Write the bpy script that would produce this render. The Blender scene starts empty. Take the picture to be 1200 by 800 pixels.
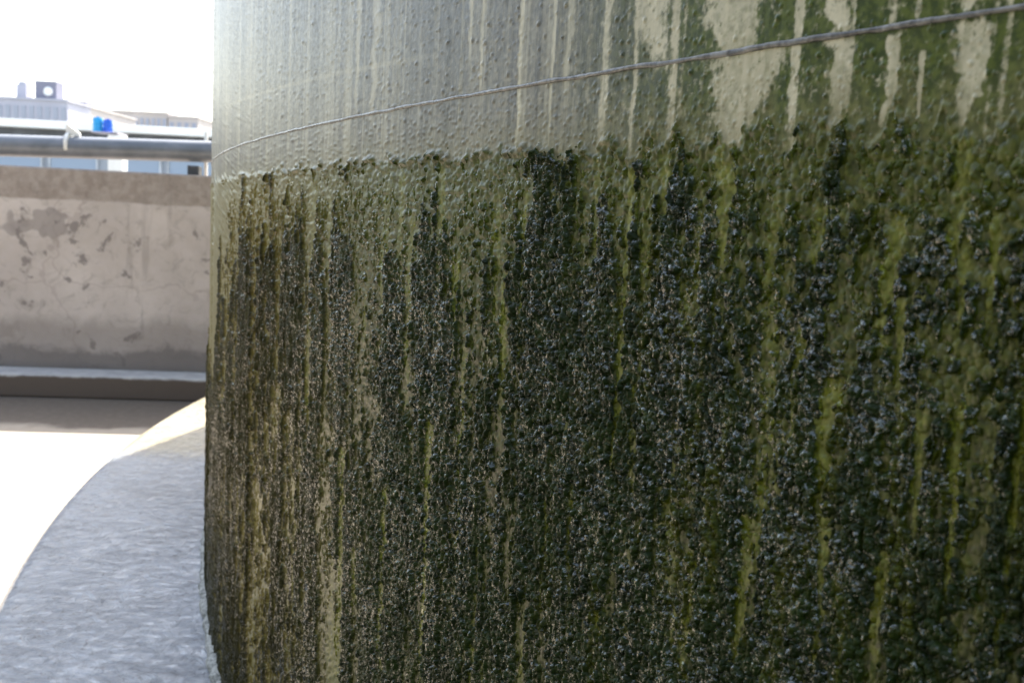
import bpy, bmesh, math, random
import numpy as np
from mathutils import Matrix, Vector

random.seed(4)
scene = bpy.context.scene
col = scene.collection
RAD = math.radians

# ------------------------------------------------------------------ camera
EYE = 1.078                      # metres above the roof floor
F_PX, PITCH, ROLL = 1137.7, -0.121, 0.049     # focal length in px of a 1200 px wide frame
FWD = np.array([0, math.cos(PITCH), math.sin(PITCH)])
UP0 = np.array([0, -math.sin(PITCH), math.cos(PITCH)])
RT0 = np.array([1.0, 0, 0])
CR, SR = math.cos(ROLL), math.sin(ROLL)
RT = CR * RT0 + SR * UP0
UP = -SR * RT0 + CR * UP0

cd = bpy.data.cameras.new('camera')
cd.sensor_width = 36.0
cd.lens = F_PX / 1200 * 36
cd.clip_start, cd.clip_end = 0.02, 6000
cd.dof.use_dof = True
cd.dof.focus_distance = 0.62
cd.dof.aperture_fstop = 17
cam = bpy.data.objects.new('camera', cd)
col.objects.link(cam)
cam.matrix_world = Matrix(((RT[0], UP[0], -FWD[0], 0), (RT[1], UP[1], -FWD[1], 0),
                           (RT[2], UP[2], -FWD[2], EYE), (0, 0, 0, 1)))
scene.camera = cam

# ------------------------------------------------------------------ light
SUN_AZ, SUN_EL = RAD(12), RAD(49)      # azimuth clockwise from +Y
w = bpy.data.worlds.new('World')
scene.world = w
w.use_nodes = True
nt = w.node_tree
nt.nodes.clear()
sky = nt.nodes.new('ShaderNodeTexSky')
sky.sky_type = 'NISHITA'
sky.sun_disc = False
sky.sun_elevation = SUN_EL
sky.sun_rotation = SUN_AZ
sky.air_density, sky.dust_density, sky.ozone_density = 1.3, 3.0, 1.0
bg = nt.nodes.new('ShaderNodeBackground')
bg.inputs['Strength'].default_value = 0.15
wo = nt.nodes.new('ShaderNodeOutputWorld')
hs = nt.nodes.new('ShaderNodeHueSaturation')          # thin white haze over the whole sky
hs.inputs['Saturation'].default_value = 0.76
nt.links.new(sky.outputs[0], hs.inputs['Color'])
nt.links.new(hs.outputs[0], bg.inputs[0])
nt.links.new(bg.outputs[0], wo.inputs[0])

sd = bpy.data.lights.new('sun', 'SUN')
sd.energy = 5.0
sd.angle = RAD(0.53)
sd.color = (1.0, 0.93, 0.82)
sun = bpy.data.objects.new('sun', sd)
col.objects.link(sun)
S = Vector((math.sin(SUN_AZ) * math.cos(SUN_EL), math.cos(SUN_AZ) * math.cos(SUN_EL), math.sin(SUN_EL)))
sun.rotation_euler = S.to_track_quat('Z', 'Y').to_euler()
sun.location = (0, 0, 20)

scene.view_settings.view_transform = 'Standard'
scene.view_settings.look = 'None'
scene.view_settings.gamma = 1
scene.view_settings.exposure = 1.95
scene.render.engine = 'CYCLES'
scene.cycles.use_denoising = True
scene.cycles.max_bounces = 8
scene.cycles.sample_clamp_indirect = 10

# ------------------------------------------------------------------ helpers
def link(name, me, mat, parent=None):
    o = bpy.data.objects.new(name, me)
    col.objects.link(o)
    if mat: me.materials.append(mat)
    if parent: o.parent = parent
    return o

def tag(o, label=None, cat=None, group=None, kind=None):
    for k, v in (('label', label), ('category', cat), ('group', group), ('kind', kind)):
        if v: o[k] = v
    return o

def empty(name, loc=(0, 0, 0), rz=0.0):
    o = bpy.data.objects.new(name, None)
    o.empty_display_size = 0.1
    o.location = loc
    o.rotation_euler = (0, 0, rz)
    col.objects.link(o)
    return o

class MB:
    """collects shapes in one bmesh, links them as one object"""
    def __init__(self): self.bm = bmesh.new()
    def box(self, x0, x1, y0, y1, z0, z1, bev=0.0, seg=2):
        r = bmesh.ops.create_cube(self.bm, size=1)
        vs = r['verts']
        for v in vs:
            v.co = Vector(((x0 + x1) / 2 + v.co.x * (x1 - x0), (y0 + y1) / 2 + v.co.y * (y1 - y0), (z0 + z1) / 2 + v.co.z * (z1 - z0)))
        if bev:
            es = list({e for v in vs for e in v.link_edges})
            bmesh.ops.bevel(self.bm, geom=es, offset=bev, segments=seg, affect='EDGES', profile=0.5)
        return self
    def tube(self, a, b, r, n=24, r2=None):
        a, b = Vector(a), Vector(b)
        d = b - a
        m = Matrix.Translation((a + b) / 2) @ d.to_track_quat('Z', 'Y').to_matrix().to_4x4()
        bmesh.ops.create_cone(self.bm, cap_ends=True, segments=n, radius1=r, radius2=r if r2 is None else r2, depth=d.length, matrix=m)
        return self
    def lathe(self, prof, n=48, c=(0, 0)):
        rings = []
        for r, z in prof:
            rings.append([self.bm.verts.new((c[0] + r * math.cos(2 * math.pi * k / n), c[1] + r * math.sin(2 * math.pi * k / n), z)) for k in range(n)])
        for p, q in zip(rings, rings[1:]):
            for k in range(n):
                self.bm.faces.new((p[k], p[(k + 1) % n], q[(k + 1) % n], q[k]))
        self.bm.faces.new(list(reversed(rings[0])))
        self.bm.faces.new(rings[-1])
        return self
    def prism(self, pts, t):
        """polygon pts (3-D) pushed along t"""
        a = [self.bm.verts.new(p) for p in pts]
        b = [self.bm.verts.new(Vector(p) + Vector(t)) for p in pts]
        n = len(a)
        self.bm.faces.new(a); self.bm.faces.new(list(reversed(b)))
        for k in range(n): self.bm.faces.new((a[k], b[k], b[(k + 1) % n], a[(k + 1) % n]))
        return self
    def build(self, name, mat, parent=None, smooth=False):
        bmesh.ops.recalc_face_normals(self.bm, faces=self.bm.faces)
        me = bpy.data.meshes.new(name)
        self.bm.to_mesh(me); self.bm.free()
        if smooth:
            for p in me.polygons: p.use_smooth = True
            me.set_sharp_from_angle(angle=RAD(40))
        return link(name, me, mat, parent)

class NT:
    """tiny node-tree writer"""
    def __init__(self, name):
        self.m = bpy.data.materials.new(name)
        self.m.use_nodes = True
        self.t = self.m.node_tree
        self.b = self.t.nodes['Principled BSDF']
    def n(self, typ, **kw):
        d = self.t.nodes.new(typ)
        for k, v in kw.items(): setattr(d, k, v)
        return d
    def l(self, a, b): self.t.links.new(a, b)
    def setin(self, sock, v):
        if isinstance(v, bpy.types.NodeSocket): self.l(v, sock)
        else: sock.default_value = v
    def coord(self, scale=(1, 1, 1), which='Object'):
        tc = self.n('ShaderNodeTexCoord'); mp = self.n('ShaderNodeMapping')
        mp.inputs['Scale'].default_value = scale
        self.l(tc.outputs[which], mp.inputs['Vector'])
        return mp.outputs[0]
    def noise(self, vec, scale, detail=4, rough=0.55, dist=0.0):
        d = self.n('ShaderNodeTexNoise')
        self.l(vec, d.inputs['Vector'])
        d.inputs['Scale'].default_value = scale; d.inputs['Detail'].default_value = detail
        d.inputs['Roughness'].default_value = rough; d.inputs['Distortion'].default_value = dist
        return d.outputs['Fac']
    def ramp(self, v, a, b, lo=0.0, hi=1.0):
        d = self.n('ShaderNodeMapRange', interpolation_type='SMOOTHSTEP')
        self.setin(d.inputs[0], v)
        d.inputs[1].default_value, d.inputs[2].default_value = a, b
        d.inputs[3].default_value, d.inputs[4].default_value = lo, hi
        return d.outputs[0]
    def math(self, op, a, b=0.0):
        d = self.n('ShaderNodeMath', operation=op)
        self.setin(d.inputs[0], a); self.setin(d.inputs[1], b)
        return d.outputs[0]
    def mix(self, f, a, b, mode='MIX'):
        d = self.n('ShaderNodeMix', data_type='RGBA', blend_type=mode)
        self.setin(d.inputs[0], f)
        for s, v in ((d.inputs[6], a), (d.inputs[7], b)):
            if isinstance(v, tuple): v = (*v, 1.0)
            self.setin(s, v)
        return d.outputs[2]
    def mixf(self, f, a, b):
        return self.ramp(f, 0, 1, a, b)
    def attr(self, name):
        return self.n('ShaderNodeAttribute', attribute_name=name).outputs['Fac']
    def bump(self, h, strength, dist, prev=None):
        d = self.n('ShaderNodeBump')
        d.inputs['Strength'].default_value = strength; d.inputs['Distance'].default_value = dist
        self.l(h, d.inputs['Height'])
        if prev: self.l(prev, d.inputs['Normal'])
        return d.outputs[0]
    def out(self, colr=None, rough=None, nrm=None, metal=None, spec=None):
        if colr is not None: self.setin(self.b.inputs['Base Color'], (*colr, 1.0) if isinstance(colr, tuple) else colr)
        if rough is not None: self.setin(self.b.inputs['Roughness'], rough)
        if metal is not None: self.setin(self.b.inputs['Metallic'], metal)
        if spec is not None: self.setin(self.b.inputs['Specular IOR Level'], spec)
        if nrm is not None: self.l(nrm, self.b.inputs['Normal'])
        return self.m

def plain(name, c, rough=0.6, metal=0.0, var=0.25, scale=3.0):
    m = NT(name)
    n = m.noise(m.coord(), scale, 5)
    k = m.ramp(n, 0.3, 0.7)
    return m.out(m.mix(k, tuple(x * (1 - var) for x in c), tuple(min(1, x * (1 + var * 0.5)) for x in c)), rough, metal=metal)

def at(x, y, depth):
    """point seen at photo pixel (x, y), depth metres ahead (world Y)"""
    d = FWD + (x - 600) / F_PX * RT - (y - 400) / F_PX * UP
    d = d * (depth / d[1])
    return Vector((d[0], d[1], d[2] + EYE))

# ------------------------------------------------------------------ noise in numpy
def h2(ix, iy, seed):
    ix = ix.astype(np.int64).astype(np.uint32); iy = iy.astype(np.int64).astype(np.uint32)
    h = ix * np.uint32(374761393) + iy * np.uint32(668265263) + np.uint32((seed * 2246822519 + 3266489917) & 0xffffffff)
    h = (h ^ (h >> np.uint32(13))) * np.uint32(1274126177)
    h = (h ^ (h >> np.uint32(16))) * np.uint32(2246822519)
    h = h ^ (h >> np.uint32(15))
    return (h & np.uint32(0xffffff)).astype(np.float32) / np.float32(0xffffff)

def vn(x, y, seed):
    fx, fy = np.floor(x), np.floor(y)
    tx, ty = (x - fx).astype(np.float32), (y - fy).astype(np.float32)
    tx = tx * tx * (3 - 2 * tx); ty = ty * ty * (3 - 2 * ty)
    a = h2(fx, fy, seed); b = h2(fx + 1, fy, seed); c = h2(fx, fy + 1, seed); d = h2(fx + 1, fy + 1, seed)
    return (a + (b - a) * tx) * (1 - ty) + (c + (d - c) * tx) * ty

def fbm(x, y, seed, oct=3, gain=0.5):
    s = 0; amp = 1; tot = 0
    for k in range(oct):
        s = s + amp * vn(x * 2 ** k, y * 2 ** k, seed + 17 * k); tot += amp; amp *= gain
    return s / tot

def beads(s, z, cell, elong, seed, rmin=0.45, rmax=0.85, keep=1.0, pres=None):
    X, Y = s / cell, z / (cell * elong)
    ix, iy = np.floor(X), np.floor(Y)
    best = np.zeros_like(X, dtype=np.float32)
    for dx in (-1, 0, 1):
        for dy in (-1, 0, 1):
            cx, cy = ix + dx, iy + dy
            px = cx + 0.5 + 0.8 * (h2(cx, cy, seed) - 0.5)
            py = cy + 0.5 + 0.8 * (h2(cx, cy, seed + 1) - 0.5)
            r = rmin + (rmax - rmin) * h2(cx, cy, seed + 2)
            hh = (0.35 + 0.65 * h2(cx, cy, seed + 3)) * (h2(cx, cy, seed + 4) < keep)
            if pres is not None: hh = hh * ss(pres - .75 * h2(cx, cy, seed + 5), 0.0, .18)
            q = 1 - ((X - px) ** 2 + (Y - py) ** 2) / (r * r)
            best = np.maximum(best, (hh * np.sqrt(np.maximum(q, 0))).astype(np.float32))
    return best

def ss(x, a, b):
    t = np.clip((x - a) / (b - a), 0, 1)
    return t * t * (3 - 2 * t)

# ------------------------------------------------------------------ tank geometry
TR = 5.0                                   # tank radius
TC = np.array([4.2183, 3.2567])            # tank axis
PLZ = 0.40                                 # plinth top
PLR = 5.345                                # plinth radius
TTOP = 4.3
PHI0 = RAD(199.818)                        # arc length s is measured from here
Z_SEAM = EYE + 0.0786
Z_ALG = EYE + 0.0413

def surf(x, y):
    """photo pixel -> (arc s, height z) on the tank wall"""
    x = np.atleast_1d(np.asarray(x, float)); y = np.atleast_1d(np.asarray(y, float))
    d = FWD[None] + ((x - 600) / F_PX)[:, None] * RT[None] - ((y - 400) / F_PX)[:, None] * UP[None]
    a = (d[:, :2] ** 2).sum(1); b = d[:, :2] @ TC; c = TC @ TC - TR * TR
    t = (b - np.sqrt(np.maximum(b * b - a * c, 0))) / a
    P = d * t[:, None]
    return TR * (np.arctan2(P[:, 1] - TC[1], P[:, 0] - TC[0]) % (2 * math.pi) - PHI0), P[:, 2] + EYE

# bare streaks: photo x, y from, y to, width px, strength
BARE_FILM = [(745, -40, 175, 7, .8), (770, -40, 75, 46, .85), (868, -40, 66, 80, .95), (858, 62, 140, 84, 1), (856, 130, 172, 46, .9),
             (932, -40, 160, 12, .9), (980, -40, 40, 36, .8), (979, 45, 150, 34, 1), (1046, -40, 30, 14, .7), (1043, 42, 140, 17, 1), (1078, -40, 30, 10, .6),
             (1079, 60, 140, 8, .9), (1145, -40, 14, 42, .8), (1132, 26, 150, 42, 1), (712, -40, 175, 5, .6),
             (610, -40, 185, 5, .8), (648, -40, 175, 4, .7), (668, -40, 120, 9, .5), (566, -40, 110, 5, .7), (552, -40, 70, 6, .6), (440, -40, 140, 10, .5), (420, -40, 120, 6, .5)]
BARE_CRUST = [(739, 175, 330, 9, 1), (733, 300, 420, 6, .8), (724, 390, 570, 9, .9), (781, 180, 250, 13, .8), (852, 165, 270, 24, .9), (850, 250, 310, 12, .9),
              (590, 320, 500, 8, .7), (614, 220, 420, 5, .6), (1045, 250, 400, 22, .8), (1055, 350, 450, 12, .8), (1166, 250, 372, 13, .9), (1122, 160, 300, 22, .7), (1128, 280, 420, 12, .7),
              (968, 440, 620, 22, .8), (963, 600, 800, 14, .7), (1078, 480, 620, 14, .7), (1118, 470, 720, 14, .7), (872, 600, 780, 16, .8), (890, 560, 680, 10, .6), (1196, 460, 640, 14, .9),
              (935, 380, 520, 12, .6), (905, 250, 330, 12, .6), (960, 240, 330, 16, .5), (808, 640, 800, 14, .5), (1030, 640, 800, 16, .6), (1175, 640, 800, 12, .5), (668, 560, 780, 8, .5),
              (480, 250, 480, 8, .5), (400, 520, 800, 9, .6), (415, 640, 720, 12, .4), (450, 560, 800, 9, .6), (300, 560, 800, 8, .5), (345, 560, 800, 6, .5), (500, 480, 800, 8, .6),
              (540, 400, 700, 5, .5), (640, 560, 720, 6, .5), (470, 200, 300, 7, .6), (520, 190, 290, 8, .6), (700, 190, 330, 6, .5)]

def streaks(s, z, lst, seed, soft=0.35):
    f = np.zeros_like(s)
    for k, (x, y0, y1, wd, st) in enumerate(lst):
        (sa, sb), (za, zb) = surf([x - wd / 2, x + wd / 2], [(y0 + y1) / 2] * 2)
        sc = (sa + sb) / 2; hw = max((sb - sa) / 2, 0.0008)
        z1 = surf(x, y0)[1][0]; z0 = surf(x, y1)[1][0]
        m = np.abs(s - sc) < hw * 3 + 0.01
        if not m.any(): continue
        s_, z_ = s[m], z[m]
        wob = (vn(z_ * 60 + k * 7.3, z_ * 0 + k, seed) - .5) * hw * 0.9 + (fbm(s_ * 300, z_ * 260, seed + k, 2) - .5) * min(hw * 1.1, 0.006)
        tap = 0.45 + 0.55 * np.clip((z_ - z0) / max(z1 - z0, 1e-6), 0, 1)
        g = 1 - ss(np.abs(s_ - sc + wob), hw * tap * (1 - soft), hw * tap * (1 + soft))
        e = min((z1 - z0) * 0.2, 0.02)
        g = g * ss(z_, z0 - e, z0 + e) * (1 - ss(z_, z1 - e * .3, z1 + e * .3)) * st
        f[m] = np.maximum(f[m], g)
    return f

S_OF = lambda x: surf(x, 300)[0][0]
S700, S800, S600, S480, S350, S290 = S_OF(700), S_OF(800), S_OF(600), S_OF(480), S_OF(350), S_OF(285)

def fields(s, z):
    """everything that grows on the wall, as functions of arc and height"""
    f = {}
    right = ss(s, S600, S800 + 0.03)                       # 0 thin grey film .. 1 thick green film
    f['right'] = right
    # ---- film on the paint above the crust
    drip = fbm(s * 110, z * 2.2, 11, 3, .6)
    drip2 = fbm(s * 320, z * 5, 23, 2)
    film = ss(drip * .65 + drip2 * .35, 0.36 - .14 * right, 0.56 - .10 * right)
    lines = ss(fbm(s * 230, z * 1.6, 27, 3), .50, .78)
    film = film * right + (1 - right) * (.98 - .30 * lines - .16 * (1 - film))
    mott = fbm(s * 420, z * 420, 31, 3)
    film = film * (0.72 + .56 * mott)
    bf = streaks(s, z, BARE_FILM, 41, .5)
    film = np.clip(film * (1 - np.clip(bf * (0.55 + .8 * mott), 0, 1)), 0, 1)
    film = film * (1 - right) + right * ss(film + (fbm(s * 420, z * 330, 33, 4, .7) - .5) * 1.5, .12, .85)
    film = np.maximum(film, .10 * ss(mott, .5, .7) + right * .34 * ss(fbm(s * 160, z * 22, 37, 4, .6), .40, .66) * mott * 1.6)
    sl, zl = surf([268, 400, 530], [124, 85, 62])
    mk = (1 - ss(np.abs(z - np.interp(s, sl, zl)), .0008, .0028)) * ss(s, sl[0] - .01, sl[0] + .02) * (1 - ss(s, sl[2] - .08, sl[2]))
    film = film * (1 - .2 * mk)
    f['film'] = film
    # ---- the crust
    wob = (fbm(s * 110, z * 0 + 3.1, 51, 4, .65) - .5) * (0.020 + 0.022 * right)
    top = Z_ALG + wob - 0.010 * ss(s, 1.0, 1.25) * 0 
    d = top - z                                             # depth below the crust's upper edge
    edge = ss(d + (fbm(s * 300, z * 300, 53, 2) - .5) * .016, -0.002, 0.003)
    bare = streaks(s, z, BARE_CRUST, 61, .45)
    warp = (fbm(s * 30, z * 18, 5, 2) - .5) * .012
    lft = 1 - ss(s, S480 - .1, S600 + .05)
    n_v = lft * fbm((s + warp) * 42, z * 4.2, 73, 5, .65) + (1 - lft) * fbm((s + warp) * 95, z * 5.5, 71, 4, .6)               # runs down the wall
    n_w = fbm((s + warp) * 22, z * 6, 75, 3)                     # broad dark and light areas
    n_b = fbm(s * 70, z * 45, 81, 3)                             # blotches
    n_f = fbm(s * 260, z * 170, 85, 2)                           # granules
    dens = n_v * .46 + n_w * .22 + n_b * .16 + n_f * .16
    dep = ss(d - .022 * lft * n_w * 2, -.01, 0.10 + .05 * right)
    lo = 0.605 - .02 * right - (0.135 + .02 * right + .035 * ss(s, .6, .9)) * dep - 0.015 * right
    lo = lo + 0.17 * (1 - ss(s, 0.05, 0.42)) * (1 - ss(d, .02, .22))
    lo = lo + 0.30 * (1 - ss(s, 0.0, 0.22)) * (1 - ss(d, .16, .36)) - .05 * (1 - ss(s, .2, .5)) * ss(d, .25, .45)     # thin by the far edge of the wall
    M = np.maximum(ss(dens, lo - .09, lo + .09), (.42 + .27 * right) * ss(n_f * .75 + n_v * .25, .36, .58 - .04 * right) * (1 - .45 * bare) * (.35 + .65 * ss(d, .005, .05)) * ss(s, .12, .4))
    M = np.maximum(M, .45 * (1 - ss(np.abs(d - .002), 0.0008, 0.0035)) * ss(n_v * .6 + n_f * .4, .42, .60) * ss(s, .05, .2) * (1 - .75 * right))
    runs = ss(lft * fbm((s + warp * .6) * 38, z * 3, 64, 4, .62) + (1 - lft) * fbm((s + warp * .6) * 90, z * 3.2, 63, 3, .55), .52, .68) * ss(fbm(s * 25, z * 14, 66, 2), .40, .60) * (.30 + .7 * n_f) * ss(s, .1, .3) * (1 - .45 * right)
    bare = np.maximum(bare, runs * ss(d, .0, .03))
    M = M * (1 - np.clip(bare * (.95 + 1.5 * (n_f - .5)), 0, 1)) * edge
    f['tide'] = ss(d, -.030 - .02 * (n_b - .5), .004) * (.55 + .45 * n_v)
    f['M'] = M; f['edge'] = edge; f['d'] = d; f['bare'] = bare * edge
    f['deep2'] = ss(d + (n_w - .5) * .12, .05, .17) * ss(s, S600 - .1, S700); f['deep'] = ss(d + (n_w - .5) * .1, .02, .13)
    f['left'] = 1 - ss(s, S290 + .1, S480 + .05)
    return f

def crust_height(s, z, f):
    M = f['M']
    jx = (fbm(s * 260, z * 260, 91, 2) - .5) * .0022
    jy = (fbm(s * 260, z * 260, 92, 2) - .5) * .0022
    b1 = beads(s + jx, z + jy, 0.0038, 1.25, 101, .42, .80, .95, M)
    b2 = beads(s - jy, z + jx, 0.0022, 1.2, 111, .45, .80, 1., M * 1.15)
    b3 = beads(s + jy, z - jx, 0.0075, 1.3, 121, .45, .75, .6, M - .1)
    b4 = beads(s, z, 0.0013, 1.1, 131, .45, .8, .9)
    rope = fbm(s * 140, z * 14, 141, 3)
    lip = 1 - ss(np.abs(f['d'] - .002), 0.0006, 0.003)
    h = M * (0.0003 + 0.0012 * ss(rope, .35, .70)) + 0.0021 * b1 + 0.0011 * b2 + 0.0016 * b3 * b1 ** .5 + 0.0004 * b3 + 0.0002 * b4 * ss(M, .0, .3) + .0001 * b4
    h = h + lip * M * (0.0016 - .0009 * f['right'])
    # towards the far edge the growth hangs in longer drips
    L = f['left']; mk = L > .001
    sm, zm, Mm = s[mk], z[mk], M[mk]
    wx = (fbm(sm * 90, zm * 40, 161, 2) - .5) * .008
    e1 = beads(sm + wx, zm, 0.0092, 1.9, 171, .40, .75, .95, Mm)
    e2 = beads(sm - wx, zm, 0.0055, 1.8, 181, .42, .78, .95, Mm * 1.1)
    rp = fbm((sm + wx) * 70, zm * 9, 191, 3)
    hl = Mm * (.0004 + .0034 * ss(rp, .36, .66)) + .0026 * e1 + .0015 * e2 + .0004 * b2[mk]
    h[mk] = h[mk] * (1 - L[mk]) + hl * L[mk]
    hn = np.clip(h / .0045, 0, 1)
    return h - 0.0007 * (1 - ss(M, .0, .15)), hn

def shell_height(s, z, f):
    dens = 0.25 + .5 * ss(f['d'], -0.05, 0.0)
    b1 = beads(s, z, 0.0058, 1.3, 201, .09, .21, dens)
    b2 = beads(s, z, 0.0026, 1.2, 211, .20, .40, dens * .6)
    dr = fbm(s * 200, z * 8, 221, 3)
    fz = fbm(s * 330, z * 300, 231, 2)
    inner = f['edge']
    return (0.0010 * b1 + 0.0006 * b2) * (0.5 + .5 * f['film']) + 0.0002 * dr + .00008 * fz * (f['film'] + inner) + 0.0022 * np.exp(-((f['d'] - .001) / .0016) ** 2) * ss(fbm(s * 160, z * 60, 251, 2), .30, .55) * (1 - .6 * f['right']) + inner * 0.0012 * beads(s, z, 0.003, 1.5, 241, .4, .8, .7)

def window(s):
    """height range the photograph sees at arc s"""
    xs = np.concatenate([np.linspace(246, 300, 60), np.linspace(305, 1330, 200)])
    sx = surf(xs, [300] * len(xs))[0]
    zt = surf(xs, [-70] * len(xs))[1]; zb = surf(xs, [880] * len(xs))[1]
    return np.interp(s, sx, zb), np.interp(s, sx, zt)

def grid_cols(n_vis, n_out):
    xs = np.linspace(249.5, 1290, n_vis)
    sv = surf(xs, [300] * n_vis)[0]
    left = np.linspace(-0.02, 1, n_out)[:-1]
    s_l = sv[0] - 0.55 * (1 - np.linspace(0, 1, n_out)[:-1]) ** 2
    s_r = sv[-1] + 0.75 * np.linspace(0, 1, n_out)[1:] ** 1.6
    return np.concatenate([s_l, sv, s_r])

def make_grid(scol, n_vis, n_lo, n_hi, ztop, zbase=PLZ):
    """heights per column: fine where the camera looks, coarser above and below"""
    zb, zt = window(scol)
    zb = np.maximum(zb, zbase + 0.03); zt = np.minimum(np.maximum(zt, zb + .05), ztop - 0.02)
    rows = []
    for k in range(n_lo): rows.append(zbase + (zb - zbase) * (k / n_lo))
    for k in range(n_vis): rows.append(zb + (zt - zb) * (k / (n_vis - 1)))
    for k in range(1, n_hi + 1): rows.append(zt + (ztop - zt) * (k / n_hi) ** 1.5)
    Z = np.array(rows)
    return np.broadcast_to(scol[None], Z.shape).copy(), Z

def grid_mesh(name, Sg, Zg, Hg, attrs, mat, parent, keep=None):
    nr, nc = Sg.shape
    ph = PHI0 + Sg / TR
    r = TR + Hg
    co = np.stack([TC[0] + r * np.cos(ph), TC[1] + r * np.sin(ph), Zg], -1).reshape(-1, 3).astype(np.float32)
    idx = np.arange(nr * nc).reshape(nr, nc)
    q = np.stack([idx[:-1, :-1], idx[:-1, 1:], idx[1:, 1:], idx[1:, :-1]], -1).reshape(-1, 4)
    if keep is not None:
        k = keep.reshape(-1)
        q = q[k[q].any(1)]
        used = np.zeros(nr * nc, bool); used[q.reshape(-1)] = True
        remap = np.cumsum(used) - 1
        q = remap[q]; co = co[used]
    else:
        used = slice(None)
    me = bpy.data.meshes.new(name)
    me.vertices.add(len(co)); me.vertices.foreach_set('co', co.reshape(-1))
    me.loops.add(q.size); me.loops.foreach_set('vertex_index', q.reshape(-1).astype(np.int32))
    me.polygons.add(len(q)); me.polygons.foreach_set('loop_start', np.arange(0, q.size, 4, dtype=np.int32))
    me.polygons.foreach_set('use_smooth', np.ones(len(q), bool))
    me.update(calc_edges=True)
    for an, av in attrs.items():
        a = me.attributes.new(an, 'FLOAT', 'POINT')
        a.data.foreach_set('value', av.reshape(-1)[used].astype(np.float32))
    return link(name, me, mat, parent)

# ------------------------------------------------------------------ materials of the tank
def mat_shell():
    m = NT('tank_paint_with_film')
    film, M, edge, right, left = m.attr('film'), m.attr('crust'), m.attr('edge'), m.attr('right'), m.attr('left')
    vec = m.coord()
    n1 = m.noise(vec, 260, 4); n2 = m.noise(vec, 45, 4)
    beige = m.mix(m.ramp(n2, .35, .65), (.54, .50, .34), (.64, .595, .42))
    grey = m.mix(m.ramp(n1, .35, .65), (.092, .092, .078), (.135, .132, .108))
    green = m.mix(m.ramp(n1, .35, .65), (.026, .048, .005), (.080, .108, .009))
    runs = m.noise(m.coord((1, 1, .035)), 120, 5, .6)
    grey = m.mix(m.ramp(runs, .48, .64, 0, .75), grey, (.058, .060, .046))
    fc = m.mix(right, grey, green)
    base = m.mix(film, beige, fc)
    base = m.mix(m.math('MULTIPLY', m.attr('tide'), .75), base, m.mix(m.ramp(n1, .3, .7), (.11, .105, .035), (.22, .20, .085)))
    yg = m.mix(m.attr('bare'), m.mix(m.attr('deep'), m.mix(m.ramp(n1, .3, .7), (.028, .040, .001), (.080, .096, .004)), m.mix(m.ramp(n1, .3, .7), (.012, .018, .001), (.048, .060, .002))), m.mix(m.ramp(n1, .3, .7), (.085, .105, .008), (.21, .225, .032)))
    yl = m.mix(m.ramp(n1, .3, .7), (.092, .084, .016), (.20, .178, .046))
    inn = m.mix(left, yg, yl)
    c = m.mix(m.math('MULTIPLY', edge, 0.9), base, inn)
    n3 = m.noise(m.coord((1, 1, .25)), 700, 2)
    b = m.bump(n3, .2, .0005)
    b = m.bump(n2, .08, .004, b)
    return m.out(c, m.ramp(n1, .3, .7, .32, .46), b, spec=.4)

def mat_crust():
    m = NT('wet_algae')
    right = m.attr('right')
    M, bead, left, bare = m.attr('crust'), m.attr('bead'), m.attr('left'), m.attr('bare')
    vec = m.coord()
    n1 = m.noise(vec, 420, 3); n2 = m.noise(vec, 60, 3)
    moss_d = m.mix(m.ramp(n1, .3, .7), (.012, .018, .001), (.046, .058, .002))
    dark = m.mix(m.ramp(n2, .35, .65), (.007, .014, .002), (.016, .029, .004))
    moss = m.mix(m.ramp(n1, .3, .7), (.026, .038, .001), (.078, .095, .004))
    moss = m.mix(m.attr('deep'), moss, moss_d)
    nv = m.noise(m.coord((1, 1, .16)), 75, 4, .6)
    dark = m.mix(m.math('MULTIPLY', m.ramp(nv, .50, .66), m.mixf(right, .25, .8)), dark, m.mix(m.ramp(n1, .3, .7), (.024, .031, .001), (.082, .088, .003)))     # greener runs
    gap = m.mix(m.ramp(n1, .3, .7), (.075, .096, .006), (.20, .215, .024))
    gap = m.mix(m.attr('deep2'), gap, m.mix(m.ramp(n1, .3, .7), (.040, .050, .001), (.125, .132, .006)))
    k = m.math('ADD', m.math('MULTIPLY', M, .85), m.math('MULTIPLY', bead, .45))
    k = m.math('ADD', k, m.math('MULTIPLY', m.math('SUBTRACT', n1, .5), .35))
    c = m.mix(m.ramp(m.math('ADD', bare, m.math('MULTIPLY', m.math('SUBTRACT', n1, .5), 1.1)), .15, .70), moss, gap)
    c = m.mix(m.ramp(k, .34, .74), c, dark)
    gb = m.mix(m.ramp(n1, .3, .7), (.115, .094, .024), (.25, .20, .062))
    db = m.mix(m.ramp(n2, .3, .7), (.018, .016, .005), (.042, .036, .012))
    c = m.mix(m.math('MULTIPLY', left, .8), c, m.mix(m.ramp(k, .25, 1.0), gb, db))  # browner towards the left: warm floor bounce put into the colour
    b = m.bump(n1, .12, .0008)
    wet = m.ramp(m.math('ADD', m.noise(vec, 380, 2, .5), m.math('MULTIPLY', m.math('SUBTRACT', m.noise(m.coord((1, 1, .5)), 30, 3, .55), .5), .42)), .50, .63)      # droplets and slime between duller growth
    rg = m.math('ADD', m.mixf(wet, .42, .05), m.math('MULTIPLY', left, .22))
    m.setin(m.b.inputs['Coat Weight'], m.math('MULTIPLY', wet, m.mixf(right, .10, .50)))
    m.b.inputs['Coat Roughness'].default_value = .04; m.b.inputs['Coat IOR'].default_value = 1.6
    sp = m.math('MULTIPLY', m.mixf(wet, .16, .70), m.math('SUBTRACT', 1.0, m.math('MULTIPLY', left, .82)))
    return m.out(c, rg, b, spec=sp)

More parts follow.
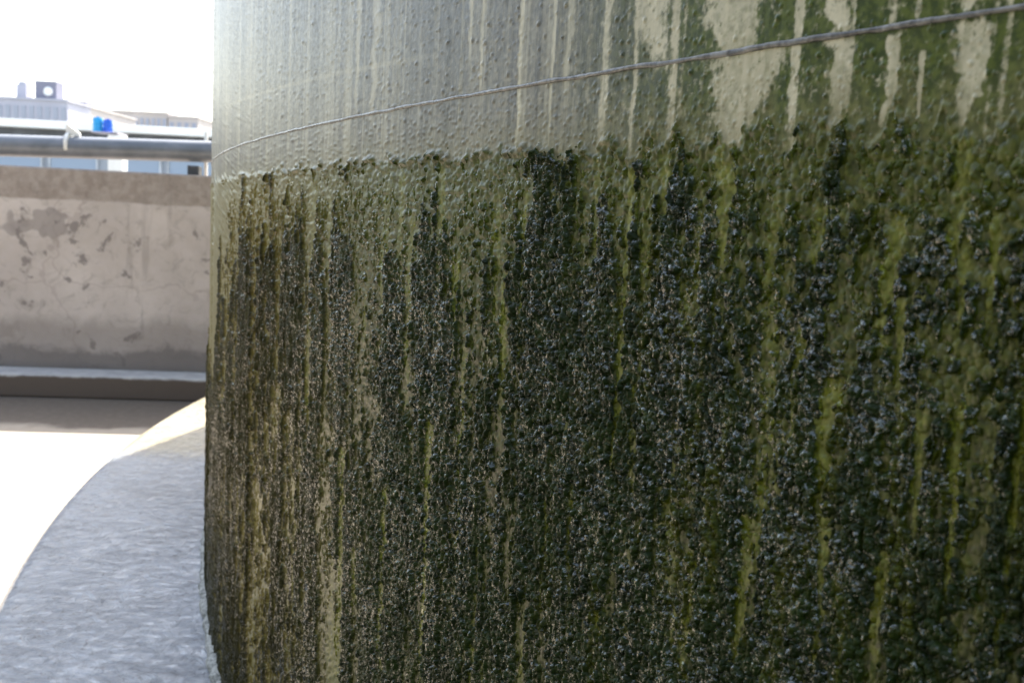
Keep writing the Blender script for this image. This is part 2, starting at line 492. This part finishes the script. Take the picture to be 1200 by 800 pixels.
WAZ = 0.115
w0 = at(100, 467, 1.0)
w0 = Vector((0, 0, EYE)) + (w0 - Vector((0, 0, EYE))) * (EYE / (EYE - w0.z))
# ------------------------------------------------------------------ setting: ground, roof floor
def mat_floor():
    m = NT('screed')
    v = m.coord()
    a = m.ramp(m.noise(v, .9, 5), .35, .65); b_ = m.ramp(m.noise(v, 30, 4), .3, .7)
    c = m.mix(a, (.31, .265, .21), (.38, .33, .27))
    c = m.mix(m.math('MULTIPLY', b_, .35), c, (.27, .23, .185))
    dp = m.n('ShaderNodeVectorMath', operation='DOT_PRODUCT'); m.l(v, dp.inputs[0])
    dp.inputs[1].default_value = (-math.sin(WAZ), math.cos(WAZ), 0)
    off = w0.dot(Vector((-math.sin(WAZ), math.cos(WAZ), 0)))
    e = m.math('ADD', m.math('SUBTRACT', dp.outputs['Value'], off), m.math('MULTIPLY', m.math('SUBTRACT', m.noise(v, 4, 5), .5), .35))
    c = m.mix(m.ramp(e, -.78, -.66, 0, .9), c, m.mix(b_, (.085, .066, .05), (.12, .096, .076)))   # darker brown along the curb, wall shadow deepened in the colour
    sx = m.n('ShaderNodeSeparateXYZ'); m.l(v, sx.inputs[0])
    w_ = m.math('ADD', sx.outputs['Y'], m.math('MULTIPLY', m.noise(v, 1.3, 5), 1.2))
    c = m.mix(m.ramp(w_, 1.0, .4, 0, .9), c, m.mix(b_, (.028, .032, .02), (.06, .062, .045)))   # dark area added out of view to deepen the crust's reflections
    return m.out(c, .85, m.bump(m.noise(v, 90, 5), .4, .004))

g = MB(); g.box(-3000, 3000, -3000, 3000, -12.5, -12)
tag(g.build('ground', plain('far_ground', (.22, .22, .20), .9, scale=.02)), kind='structure')
g = MB(); g.box(-16, 16, -14, 7.2, -.35, 0)
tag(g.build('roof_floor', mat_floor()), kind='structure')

# ------------------------------------------------------------------ round plinth
def mat_plinth():
    m = NT('wet_concrete')
    v = m.coord()
    lo = m.ramp(m.noise(v, 3.2, 5, .6), .35, .65)
    hi = m.ramp(m.noise(v, 55, 5, .6), .3, .7)
    c = m.mix(lo, (.12, .14, .17), (.25, .28, .32))
    c = m.mix(m.math('MULTIPLY', hi, .5), c, (.36, .37, .37))
    pit = m.noise(m.coord((1, 1.1, 1)), 48, 5, .65, 1.6)
    c = m.mix(m.ramp(pit, .56, .68, 0, .8), c, (.13, .135, .14))
    sx = m.n('ShaderNodeSeparateXYZ'); m.l(v, sx.inputs[0])
    w_ = m.math('ADD', sx.outputs['Y'], m.math('MULTIPLY', m.noise(v, 2, 5), .7))
    c = m.mix(m.ramp(w_, -1.55, -2.2, 0, .9), c, (.035, .042, .02))      # unseen near part, darkened so the crust reflects less light
    c = m.mix(m.ramp(m.math('SUBTRACT', sx.outputs['Y'], m.math('MULTIPLY', pit, .5)), -.98, -.80, 0, .75), c, (.42, .35, .20))   # warm gold of the sunlit far end, put into the colour
    rip = m.noise(m.coord((.95, 1.1, 1)), 27, 6, .6, 2.2)
    rip2 = m.noise(m.coord((.8, 1.2, 1)), 95, 4, .6, .5)
    b = m.bump(pit, .25, .002, m.bump(rip, 1.0, .0085))
    b = m.bump(rip2, .3, .002, b)
    return m.out(c, m.ramp(hi, 0, 1, .03, .10), b, spec=.8)

pm = mat_plinth()
pl = empty('round_plinth', (TC[0], TC[1], 0))
g = MB()
prof = [(PLR - .03, -.0), (PLR - .012, .02), (PLR - .004, PLZ - .03), (PLR - .006, PLZ - .012), (PLR - .016, PLZ - .003), (PLR - .03, PLZ)]
g.lathe([(r, z + (0.002 if i == 0 else 0)) for i, (r, z) in enumerate(prof)], 360)
slab = g.build('slab', pm, pl, smooth=True)
tag(pl, 'low round concrete plinth with a wet rippled top under the stained tank', 'plinth')

# ------------------------------------------------------------------ the tank
tank = empty('storage_tank', (0, 0, 0))
tag(tank, 'huge round beige tank overgrown with dark wet algae below a ridge', 'tank')

# shell, dense patch + the rest of the ring
sc = grid_cols(760, 60)
Sg, Zg = make_grid(sc, 620, 40, 40, 1.75)
f = fields(Sg, Zg)
H = shell_height(Sg, Zg, f)
ms = mat_shell()
A = dict(deep=f['deep'], bare=f['bare'], tide=f['tide'], film=f['film'], crust=f['M'], edge=f['edge'], right=f['right'], left=f['left'])
shell = grid_mesh('shell', Sg, Zg, H, A, ms, tank)
# the ring beyond the patch and above it joins the same mesh
bm = bmesh.new(); bm.from_mesh(shell.data)
lay = {k: bm.verts.layers.float[k] for k in A}
def ring_piece(sa, sb, ns, zs):
    vs = []
    for z in zs:
        ss_ = np.linspace(sa, sb, ns)
        ff = fields(ss_, np.full(ns, z))
        row = []
        for i, s_ in enumerate(ss_):
            a = PHI0 + s_ / TR
            v = bm.verts.new((TC[0] + TR * math.cos(a), TC[1] + TR * math.sin(a), z))
            for k, src in zip(('deep', 'bare', 'tide', 'film', 'crust', 'edge', 'right', 'left'), ('deep', 'bare', 'tide', 'film', 'M', 'edge', 'right', 'left')): v[lay[k]] = float(ff[src][i])
            row.append(v)
        vs.append(row)
    for p, q in zip(vs, vs[1:]):
        for i in range(ns - 1):
            fc = bm.faces.new((p[i], p[i + 1], q[i + 1], q[i])); fc.smooth = True
    return vs
full = 2 * math.pi * TR
ring_piece(sc[-1], sc[0] + full, 500, [PLZ, .6, .8, .95, 1.05, Z_ALG - .01, Z_ALG, Z_ALG + .02, 1.3, 1.75])
ring_piece(sc[0], sc[0] + full, 620, [1.75, 2.2, 2.8, 3.4, TTOP])
bm.to_mesh(shell.data); bm.free()

# crust
sc2 = grid_cols(1600, 140)
Sg, Zg = make_grid(sc2, 1050, 120, 6, Z_ALG + .03)
# rows above the crust line are wasted: squeeze them down to just over the line
zb, zt = window(sc2)
zb = np.maximum(zb, PLZ + .03); ztc = np.full_like(zb, Z_ALG + .018)
rows = [PLZ + (zb - PLZ) * (k / 140) for k in range(140)] + [zb + (ztc - zb) * (k / 1399) for k in range(1400)]
Zg = np.array(rows); Sg = np.broadcast_to(sc2[None], Zg.shape).copy()
f = fields(Sg, Zg)
H, bead = crust_height(Sg, Zg, f)
grid_mesh('algae_crust', Sg, Zg, H, dict(crust=f['M'], bead=bead, left=f['left'], bare=f['bare'], deep=f['deep'], deep2=f['deep2'], right=f['right']), mat_crust(), tank, keep=H > -0.0009)

# raised seam between two sheets of the wall
def ring_bead(name, z, r0, hgt, out, mat, s0, s1, n, wob):
    ss_ = np.concatenate([np.linspace(s0, s1, n), np.linspace(s1, s0 + full, 500)[1:-1]])
    g = MB(); k = 9; rings = []
    w1 = fbm(ss_ * 70, ss_ * 0 + 1.7, 301, 4) - .5
    w2 = fbm(ss_ * 45, ss_ * 0 + 4.7, 311, 4) - .5
    for i, s_ in enumerate(ss_):
        a = PHI0 + s_ / TR; row = []
        hh = hgt * (1 + 1.3 * wob * w1[i]); oo = out * (1 + 1.5 * wob * w2[i]); zc = z + hgt * .9 * wob * w2[i]
        for j in range(k):
            t = math.pi * (j / (k - 1) - .5)
            rr = TR + r0 + oo * math.cos(t) ** .8 if abs(math.cos(t)) > 1e-6 else TR - .002
            row.append(g.bm.verts.new((TC[0] + rr * math.cos(a), TC[1] + rr * math.sin(a), zc + hh * .5 * math.sin(t))))
        rings.append(row)
    nn = len(rings)
    for i in range(nn):
        p, q = rings[i], rings[(i + 1) % nn]
        for j in range(k - 1): g.bm.faces.new((p[j], q[j], q[j + 1], p[j + 1]))
    return g.build(name, mat, tank, smooth=True)

m = NT('seam_resin')
v = m.coord()
n = m.noise(v, 160, 4); n2 = m.noise(v, 25, 3)
ms2 = m.out(m.mix(m.ramp(n, .35, .65), (.08, .08, .076), (.23, .225, .205)), m.ramp(n2, .3, .7, .2, .4), m.bump(n, .4, .002))
ring_bead('seam_ridge', Z_SEAM, 0, .0025, .0011, ms2, -.3, 2.0, 1500, .6)
m = NT('base_deposit')
v = m.coord()
n = m.noise(v, 220, 4)
mb = m.out(m.mix(m.ramp(n, .35, .65), (.16, .17, .15), (.42, .42, .38)), .45, m.bump(n, .7, .004))
ring_bead('base_fillet', PLZ + .006, 0, .02, .013, mb, -.4, 2.0, 900, .8)
g = MB(); g.lathe([(TR + .03, TTOP + .002), (TR + .03, TTOP + .06), (TR * .5, TTOP + .35), (.3, TTOP + .5)], 180, TC)
g.build('roof_lid', plain('lid_paint', (.42, .40, .33), .5), tank, smooth=True)

# ------------------------------------------------------------------ parapet wall
wall = empty('parapet_wall', w0, WAZ)
LED = .25
WT = 1.262
def mat_wall():
    m = NT('weathered_render')
    v = m.coord()
    sep = m.n('ShaderNodeSeparateXYZ'); m.l(v, sep.inputs[0])
    z = sep.outputs['Z']; x = sep.outputs['X']
    n1 = m.noise(v, 1.6, 6, .6); n2 = m.noise(v, 5.5, 6, .62, .4); n3 = m.noise(v, 26, 5)
    c = m.mix(m.ramp(n1, .35, .65), (.47, .415, .375), (.62, .555, .51))
    c = m.mix(m.ramp(n3, .35, .7, 0, .35), c, (.54, .48, .46))
    n4 = m.noise(v, 11, 6, .7, .8)
    c = m.mix(m.ramp(n4, .50, .66, 0, .55), c, (.33, .29, .26))
    vo = m.n('ShaderNodeTexVoronoi', feature='DISTANCE_TO_EDGE'); vo.inputs['Scale'].default_value = 1.1
    cw = m.n('ShaderNodeVectorMath', operation='ADD'); nzc = m.n('ShaderNodeTexNoise'); m.l(v, nzc.inputs['Vector']); nzc.inputs['Scale'].default_value = 6
    m.l(v, cw.inputs[0]); scc = m.n('ShaderNodeVectorMath', operation='SCALE'); m.l(nzc.outputs['Color'], scc.inputs[0]); scc.inputs['Scale'].default_value = .25
    m.l(scc.outputs[0], cw.inputs[1]); m.l(cw.outputs[0], vo.inputs['Vector'])
    c = m.mix(m.ramp(vo.outputs['Distance'], .008, .003, 0, .22), c, (.20, .14, .13))        # hairline cracks
    # flaked patches
    c = m.mix(m.ramp(n2, .615, .65, 0, .8), c, (.20, .175, .165))
    d = m.n('ShaderNodeVectorMath', operation='DISTANCE')
    off = m.n('ShaderNodeVectorMath', operation='ADD')
    nz = m.n('ShaderNodeTexNoise'); m.l(v, nz.inputs['Vector']); nz.inputs['Scale'].default_value = 9
    sc_ = m.n('ShaderNodeVectorMath', operation='SCALE'); m.l(nz.outputs['Color'], sc_.inputs[0]); sc_.inputs['Scale'].default_value = .26
    m.l(v, off.inputs[0]); m.l(sc_.outputs[0], off.inputs[1])
    mp = m.n('ShaderNodeMapping'); m.l(off.outputs[0], mp.inputs['Vector']); mp.inputs['Scale'].default_value = (.55, 0, 1.6)
    m.l(mp.outputs[0], d.inputs[0]); d.inputs[1].default_value = ((-.32 + .13) * .55, 0, (.93 + .13) * 1.6)
    c = m.mix(m.ramp(d.outputs['Value'], .13, .095, 0, .55), c, (.20, .175, .165))
    # damp foot and the darker top course
    foot = m.math('ADD', z, m.math('MULTIPLY', n2, .22))
    c = m.mix(m.ramp(foot, .56, .46, 0, .45), c, (.20, .165, .14))
    c = m.mix(m.ramp(foot, .375, .325, 0, .72), c, (.16, .14, .13))
    topc = m.math('ADD', z, m.math('MULTIPLY', m.math('SUBTRACT', n2, .5), .035))
    c = m.mix(m.ramp(topc, WT - .185, WT - .17, 0, .8), c, m.mix(m.ramp(n3, .3, .7), (.23, .185, .155), (.34, .29, .25)))
    vs = m.noise(m.coord((6, 1, .5)), 2.2, 4)
    c = m.mix(m.ramp(vs, .6, .72, 0, .3), c, (.17, .145, .13))
    return m.out(c, .9, m.bump(n3, .5, .006, m.bump(n2, .5, .012)))
mw = mat_wall()
g = MB()
g.box(-14, 16, LED, LED + .24, 0.002, WT, .012)
g.build('wall_face', mw, wall)
m = NT('curb_concrete'); v = m.coord(); n = m.noise(v, 14, 5)
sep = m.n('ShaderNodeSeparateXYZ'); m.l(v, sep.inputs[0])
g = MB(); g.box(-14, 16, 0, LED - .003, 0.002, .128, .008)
g.build('curb', m.out(m.mix(m.ramp(m.math('ADD', sep.outputs['Z'], m.math('MULTIPLY', n, .03)), .125, .14), (.13, .10, .08), m.mix(m.ramp(n, .3, .7), (.40, .39, .39), (.52, .51, .50))), .75, m.bump(n, .4, .008)), wall)  # pale top, dark front: how light falls on the curb is painted in
tag(wall, 'weathered plastered parapet wall with a darker top band and foot curb', 'wall')

# ------------------------------------------------------------------ pipe over the wall
def wall_pt(x, y, ly):
    """photo pixel -> point on the vertical plane ly metres behind the curb's front"""
    n_ = Vector((-math.sin(WAZ), math.cos(WAZ), 0))
    o = Vector((0, 0, EYE)); d = at(x, y, 1.0) - o
    return o + d * (((w0 + n_ * ly) - o).dot(n_) / d.dot(n_))
PY = LED + .13
a, b = wall_pt(0, 170.5, PY), wall_pt(245, 178, PY)
pr = (wall_pt(120, 161.5, PY) - wall_pt(120, 187, PY)).length / 2
u = (b - a).normalized()
m = NT('galvanised_pipe'); v = m.coord(); n = m.noise(v, 9, 4)
mpipe = m.out(m.mix(m.ramp(n, .3, .7), (.13, .145, .17), (.19, .205, .235)), .30, m.bump(n, .15, .004), metal=.0)
white = plain('white_paint', (.78, .77, .74), .5, var=.08)
dkm = plain('dark_steel', (.07, .07, .075), .5)
pipe = empty('pipeline', a)
def rel(p): return Vector(p) - a
g = MB(); g.tube(rel(a - u * 7), rel(b + u * 8), pr, 40)
g.build('pipe_run', mpipe, pipe, smooth=True)
fl = wall_pt(81, 170, PY)
g = MB(); g.tube(rel(fl - u * .010), rel(fl + u * .010), pr + .006, 40)
flo = g.build('flange', white, pipe, smooth=True)
n_ = Vector((-math.sin(WAZ), math.cos(WAZ), 0))
p0 = fl + Vector((0, 0, pr)) - n_ * .01
g = MB(); g.prism([rel(p0 + u * -.012 + Vector((0, 0, -.01))), rel(p0 + u * -.016 + Vector((0, 0, .055))), rel(p0 + u * .0 + Vector((0, 0, .05))), rel(p0 + u * .062 + Vector((0, 0, .004))), rel(p0 + u * .062 + Vector((0, 0, -.012)))], n_ * .02)
g.build('gusset', white, pipe)
tag(pipe, 'long grey pipe with a white collar running along above the wall top', 'pipe')

sp = wall_pt(233, 200, PY); sp.z = WT
sup = empty('pipe_support', sp, WAZ)
g = MB(); g.box(-.055, .01, -.05, .05, 0.001, .055, .004); g.build('saddle', dkm, sup)
zc = wall_pt(236, 160, PY).z - WT
g = MB(); g.box(.014, .032, pr + .012, pr + .03, 0.001, zc + .035, .002); g.build('post', white, sup)
tag(sup, 'white post with a dark saddle holding the pipe on the wall', 'pipe support')

# ------------------------------------------------------------------ neighbouring building
GZ = -12.0
def building_frame(x0, y0, x1, depth, az):
    o = at(x0, y0, depth)
    dx = Vector((math.cos(az), math.sin(az), 0))
    n_ = Vector((-math.sin(az), math.cos(az), 0))
    e = Vector((0, 0, EYE)); d = at(x1, y0, 1.0) - e
    q = e + d * ((o - e).dot(n_) / d.dot(n_))
    return o, (q - o).dot(dx)
o, L = building_frame(-60, 138, 330, 22.0, .06)
nb = empty('neighbour_building', (o.x, o.y, GZ), .06)
rz = o.z - GZ
x1 = L + 9; x0 = -16
pale = plain('pale_blue_cladding', (.30, .33, .38), .6, var=.12, scale=.6)
roofw = plain('white_roof_sheet', (.80, .80, .78), .5, var=.05)
glass = NT('window_glass').out((.24, .31, .42), .15, spec=.6)
frame_m = plain('window_frame_grey', (.42, .45, .50), .5)
g = MB(); g.box(x0, x1, 0, 10, 0.002, rz - .16); g.build('wall', pale, nb)
g = MB(); g.box(x0 - .3, x1 + .3, -.55, 10.4, rz - .157, rz + .01, .01); g.build('roof', roofw, nb)
g = MB(); g.box(x0, x1, -.22, -.003, rz - .36, rz - .16); g.build('eave_shade', plain('shadow_grey', (.10, .11, .13), .7), nb)  # dark strip under the roof edge, eave shade put into its colour
k = 0; xx = x0 + .2
rr = random.Random(3)
while xx < x1 - 1.2:
    wd = rr.choice((.75, .9, 1.1))
    g = MB()
    for zz0, zz1 in ((rz - 1.40, rz - .95),):
        pass
    zt_, zb_ = rz - .42, rz - 1.55
    g.box(xx, xx + wd, -.06, -.002, zb_, zb_ + .05); g.box(xx, xx + wd, -.06, -.002, zt_ - .05, zt_)
    g.box(xx, xx + .05, -.06, -.002, zb_ + .05, zt_ - .05); g.box(xx + wd - .05, xx + wd, -.06, -.002, zb_ + .05, zt_ - .05)
    fr = g.build('window', frame_m, nb)
    g = MB(); g.box(xx + .052, xx + wd - .052, -.035, -.004, zb_ + .052, zt_ - .052)
    g.build('pane', glass, fr)
    xx += wd + rr.choice((.12, .3, .55))
tag(nb, 'long pale blue building with white roof edge and window band beyond the pipe', 'building')

# white pillar with the two blue barrels
def px_box(g, x0, x1, yt, depth, zb, d, bev=0.0):
    p, q = at(x0, yt, depth), at(x1, yt, depth)
    g.box(p.x, q.x, depth, depth + d, zb, (p.z + q.z) / 2, bev)
DPT = 12.0
pbase = at(134, 157, DPT)
ped = empty('tank_stand', (pbase.x, DPT, GZ))
def loc(g, ox, oy, oz):
    for v in g.bm.verts: v.co -= Vector((ox, oy, oz))
    return g
g = MB(); px_box(g, 126, 143, 158, DPT, GZ + .002, .18, .01); loc(g, pbase.x, DPT, GZ).build('pillar', white, ped)
ztop = at(120, 154.5, DPT).z
pa, pb = at(107, 154, DPT), at(134, 154, DPT)
g = MB(); g.box(pa.x, pb.x + .04, DPT - .02, DPT + .3, pbase.z + .004, ztop, .004); loc(g, pbase.x, DPT, GZ).build('platform', plain('lilac_steel', (.42, .40, .48), .6), ped)
tag(ped, 'white pillar with a small platform carrying two blue barrels', 'stand')
def barrel(x0, x1, yt, c, label, mname):
    p, q = at(x0, yt, DPT + .12), at(x1, yt, DPT + .12)
    r = (q.x - p.x) / 2; h = p.z - ztop - .002
    o = empty('barrel', ((p.x + q.x) / 2, DPT + .12, ztop + .002))
    mt = plain(mname, c, .35, var=.1)
    g = MB(); g.lathe([(r * .9, 0), (r, h * .08), (r * .96, h * .32), (r, h * .36), (r * .96, h * .40), (r * .96, h * .62), (r, h * .66), (r * .96, h * .70), (r, h * .92), (r * .88, h)], 32)
    g.build('drum', mt, o, smooth=True)
    g = MB(); g.lathe([(r * .84, h + .0005), (r * .84, h + r * .12), (r * .3, h + r * .14), (r * .28, h + r * .3)], 24); g.build('lid', mt, o, smooth=True)
    tag(o, label, 'barrel', 'blue barrels on the stand')
barrel(109, 120.5, 138.5, (.01, .30, .62), 'light cyan blue barrel, left one on the stand beyond the pipe', 'cyan_plastic')
barrel(121, 132, 141, (.006, .10, .55), 'deep blue barrel beside the light cyan one beyond the pipe', 'blue_plastic')

# ------------------------------------------------------------------ skyline
lil = plain('far_lilac_concrete', (.38, .38, .44), .8, var=.1, scale=.2)
lil2 = plain('far_grey_concrete', (.21, .21, .27), .8, var=.1, scale=.2)
sand = plain('far_sand_render', (.44, .40, .38), .8, var=.1, scale=.2)
wing = NT('far_glass').out((.27, .29, .35), .3)
def far_building(name, x0, x1, yt, depth, mat, label, rows=2, cols=5, d=14, extra=()):
    p, q = at(x0, yt, depth), at(x1, yt, depth)
    o = empty(name, ((p.x + q.x) / 2, depth, GZ))
    hw = (q.x - p.x) / 2; H_ = (p.z + q.z) / 2 - GZ
    g = MB(); g.box(-hw, hw, 0, d, .002, H_); g.build('wall', mat, o)
    g = MB(); g.box(-hw - .1, hw + .1, -.12, d + .1, H_ + .002, H_ + .18); g.build('roof', mat, o)
    for i in range(cols):
        for j in range(rows):
            cx = -hw + (i + .5) * 2 * hw / cols; cz = H_ - .9 - j * 1.6; ww = hw / cols * .55
            g = MB(); g.box(cx - ww, cx + ww, -.06, -.003, cz - .45, cz + .45); g.build('window', wing, o)
    for nm, ex0, ex1, ey, dd, em, fn in extra:
        a_, b_ = at(ex0, ey, depth + dd), at(ex1, ey, depth + dd)
        zz = (a_.z + b_.z) / 2 - GZ
        g = MB(); fn(g, a_.x - o.location.x, b_.x - o.location.x, dd, H_ + .182, zz)
        pt = g.build(nm, em, o)
        if nm == 'stair_tower':
            cp = at((ex0 * .38 + ex1 * .62), ey + 12.5, depth + dd)
            g = MB(); cx, cz = cp.x - o.location.x, cp.z - GZ
            g.tube((cx, dd - .02, cz), (cx, dd - .12, cz), .36, 24, .30)
            g.build('dish', white, pt)
    tag(o, label, 'building')
    return o
def blk(g, x0, x1, y, z0, z1): g.box(x0, x1, y, y + 1.2, z0, z1)
def chim(g, x0, x1, y, z0, z1):
    g.box(x0, x1, y, y + .9, z0, z1 - .12); g.box(x0 + .12, x1 - .12, y + .1, y + .8, z1 - .118, z1 + .1)
far_building('apartment_block', -70, 79, 116, 75, lil, 'far lilac block with a chimney and a dark stair tower on its roof', 2, 16, 4,
             extra=(('chimney', 19, 30.5, 97, 1.0, lil, chim), ('stair_tower', 41, 66, 95, .6, lil2, blk)))
far_building('low_house', 79, 104, 126, 82, sand, 'small far sand coloured house next to the lilac block', 1, 3, 10,
             extra=(('roof_box', 88, 101, 119, .5, lil2, blk),))
far_building('warehouse', 104, 196, 132, 95, sand, 'long low far warehouse on the skyline behind the blue barrels', 1, 14, 16,
             extra=(('roof_vent', 124, 133, 128.5, .5, lil, blk),))
far_building('shed', 197, 232, 138.5, 95, sand, 'low far shed at the end of the warehouse near the tank', 1, 4, 12)

# ------------------------------------------------------------------ added dark block behind the camera: cuts low sky, darkens reflections
rd = Vector((-TC[0], -TC[1], 0)).normalized()
pb = empty('sky_blocker', rd * 3.2 + Vector((0, 0, 0)), math.atan2(rd.y, rd.x) - math.pi / 2)
g = MB(); g.box(-5.5, 5.5, 0, 3.0, .002, 4.1)
g.build('wall', plain('blocker_cladding', (.06, .062, .058), .75), pb)
g = MB(); g.box(-5.7, 5.7, -.2, 3.2, 4.103, 4.25, .01); g.build('roof', plain('blocker_roof_sheet', (.12, .12, .12), .7), pb)
g = MB(); g.box(-.5, .5, -.05, -.003, .003, 2.1, .005); g.build('blocker_door', plain('blocker_door_paint', (.08, .10, .12), .5), pb)
tag(pb, 'low dark clad plant building facing the algae covered tank', 'building')
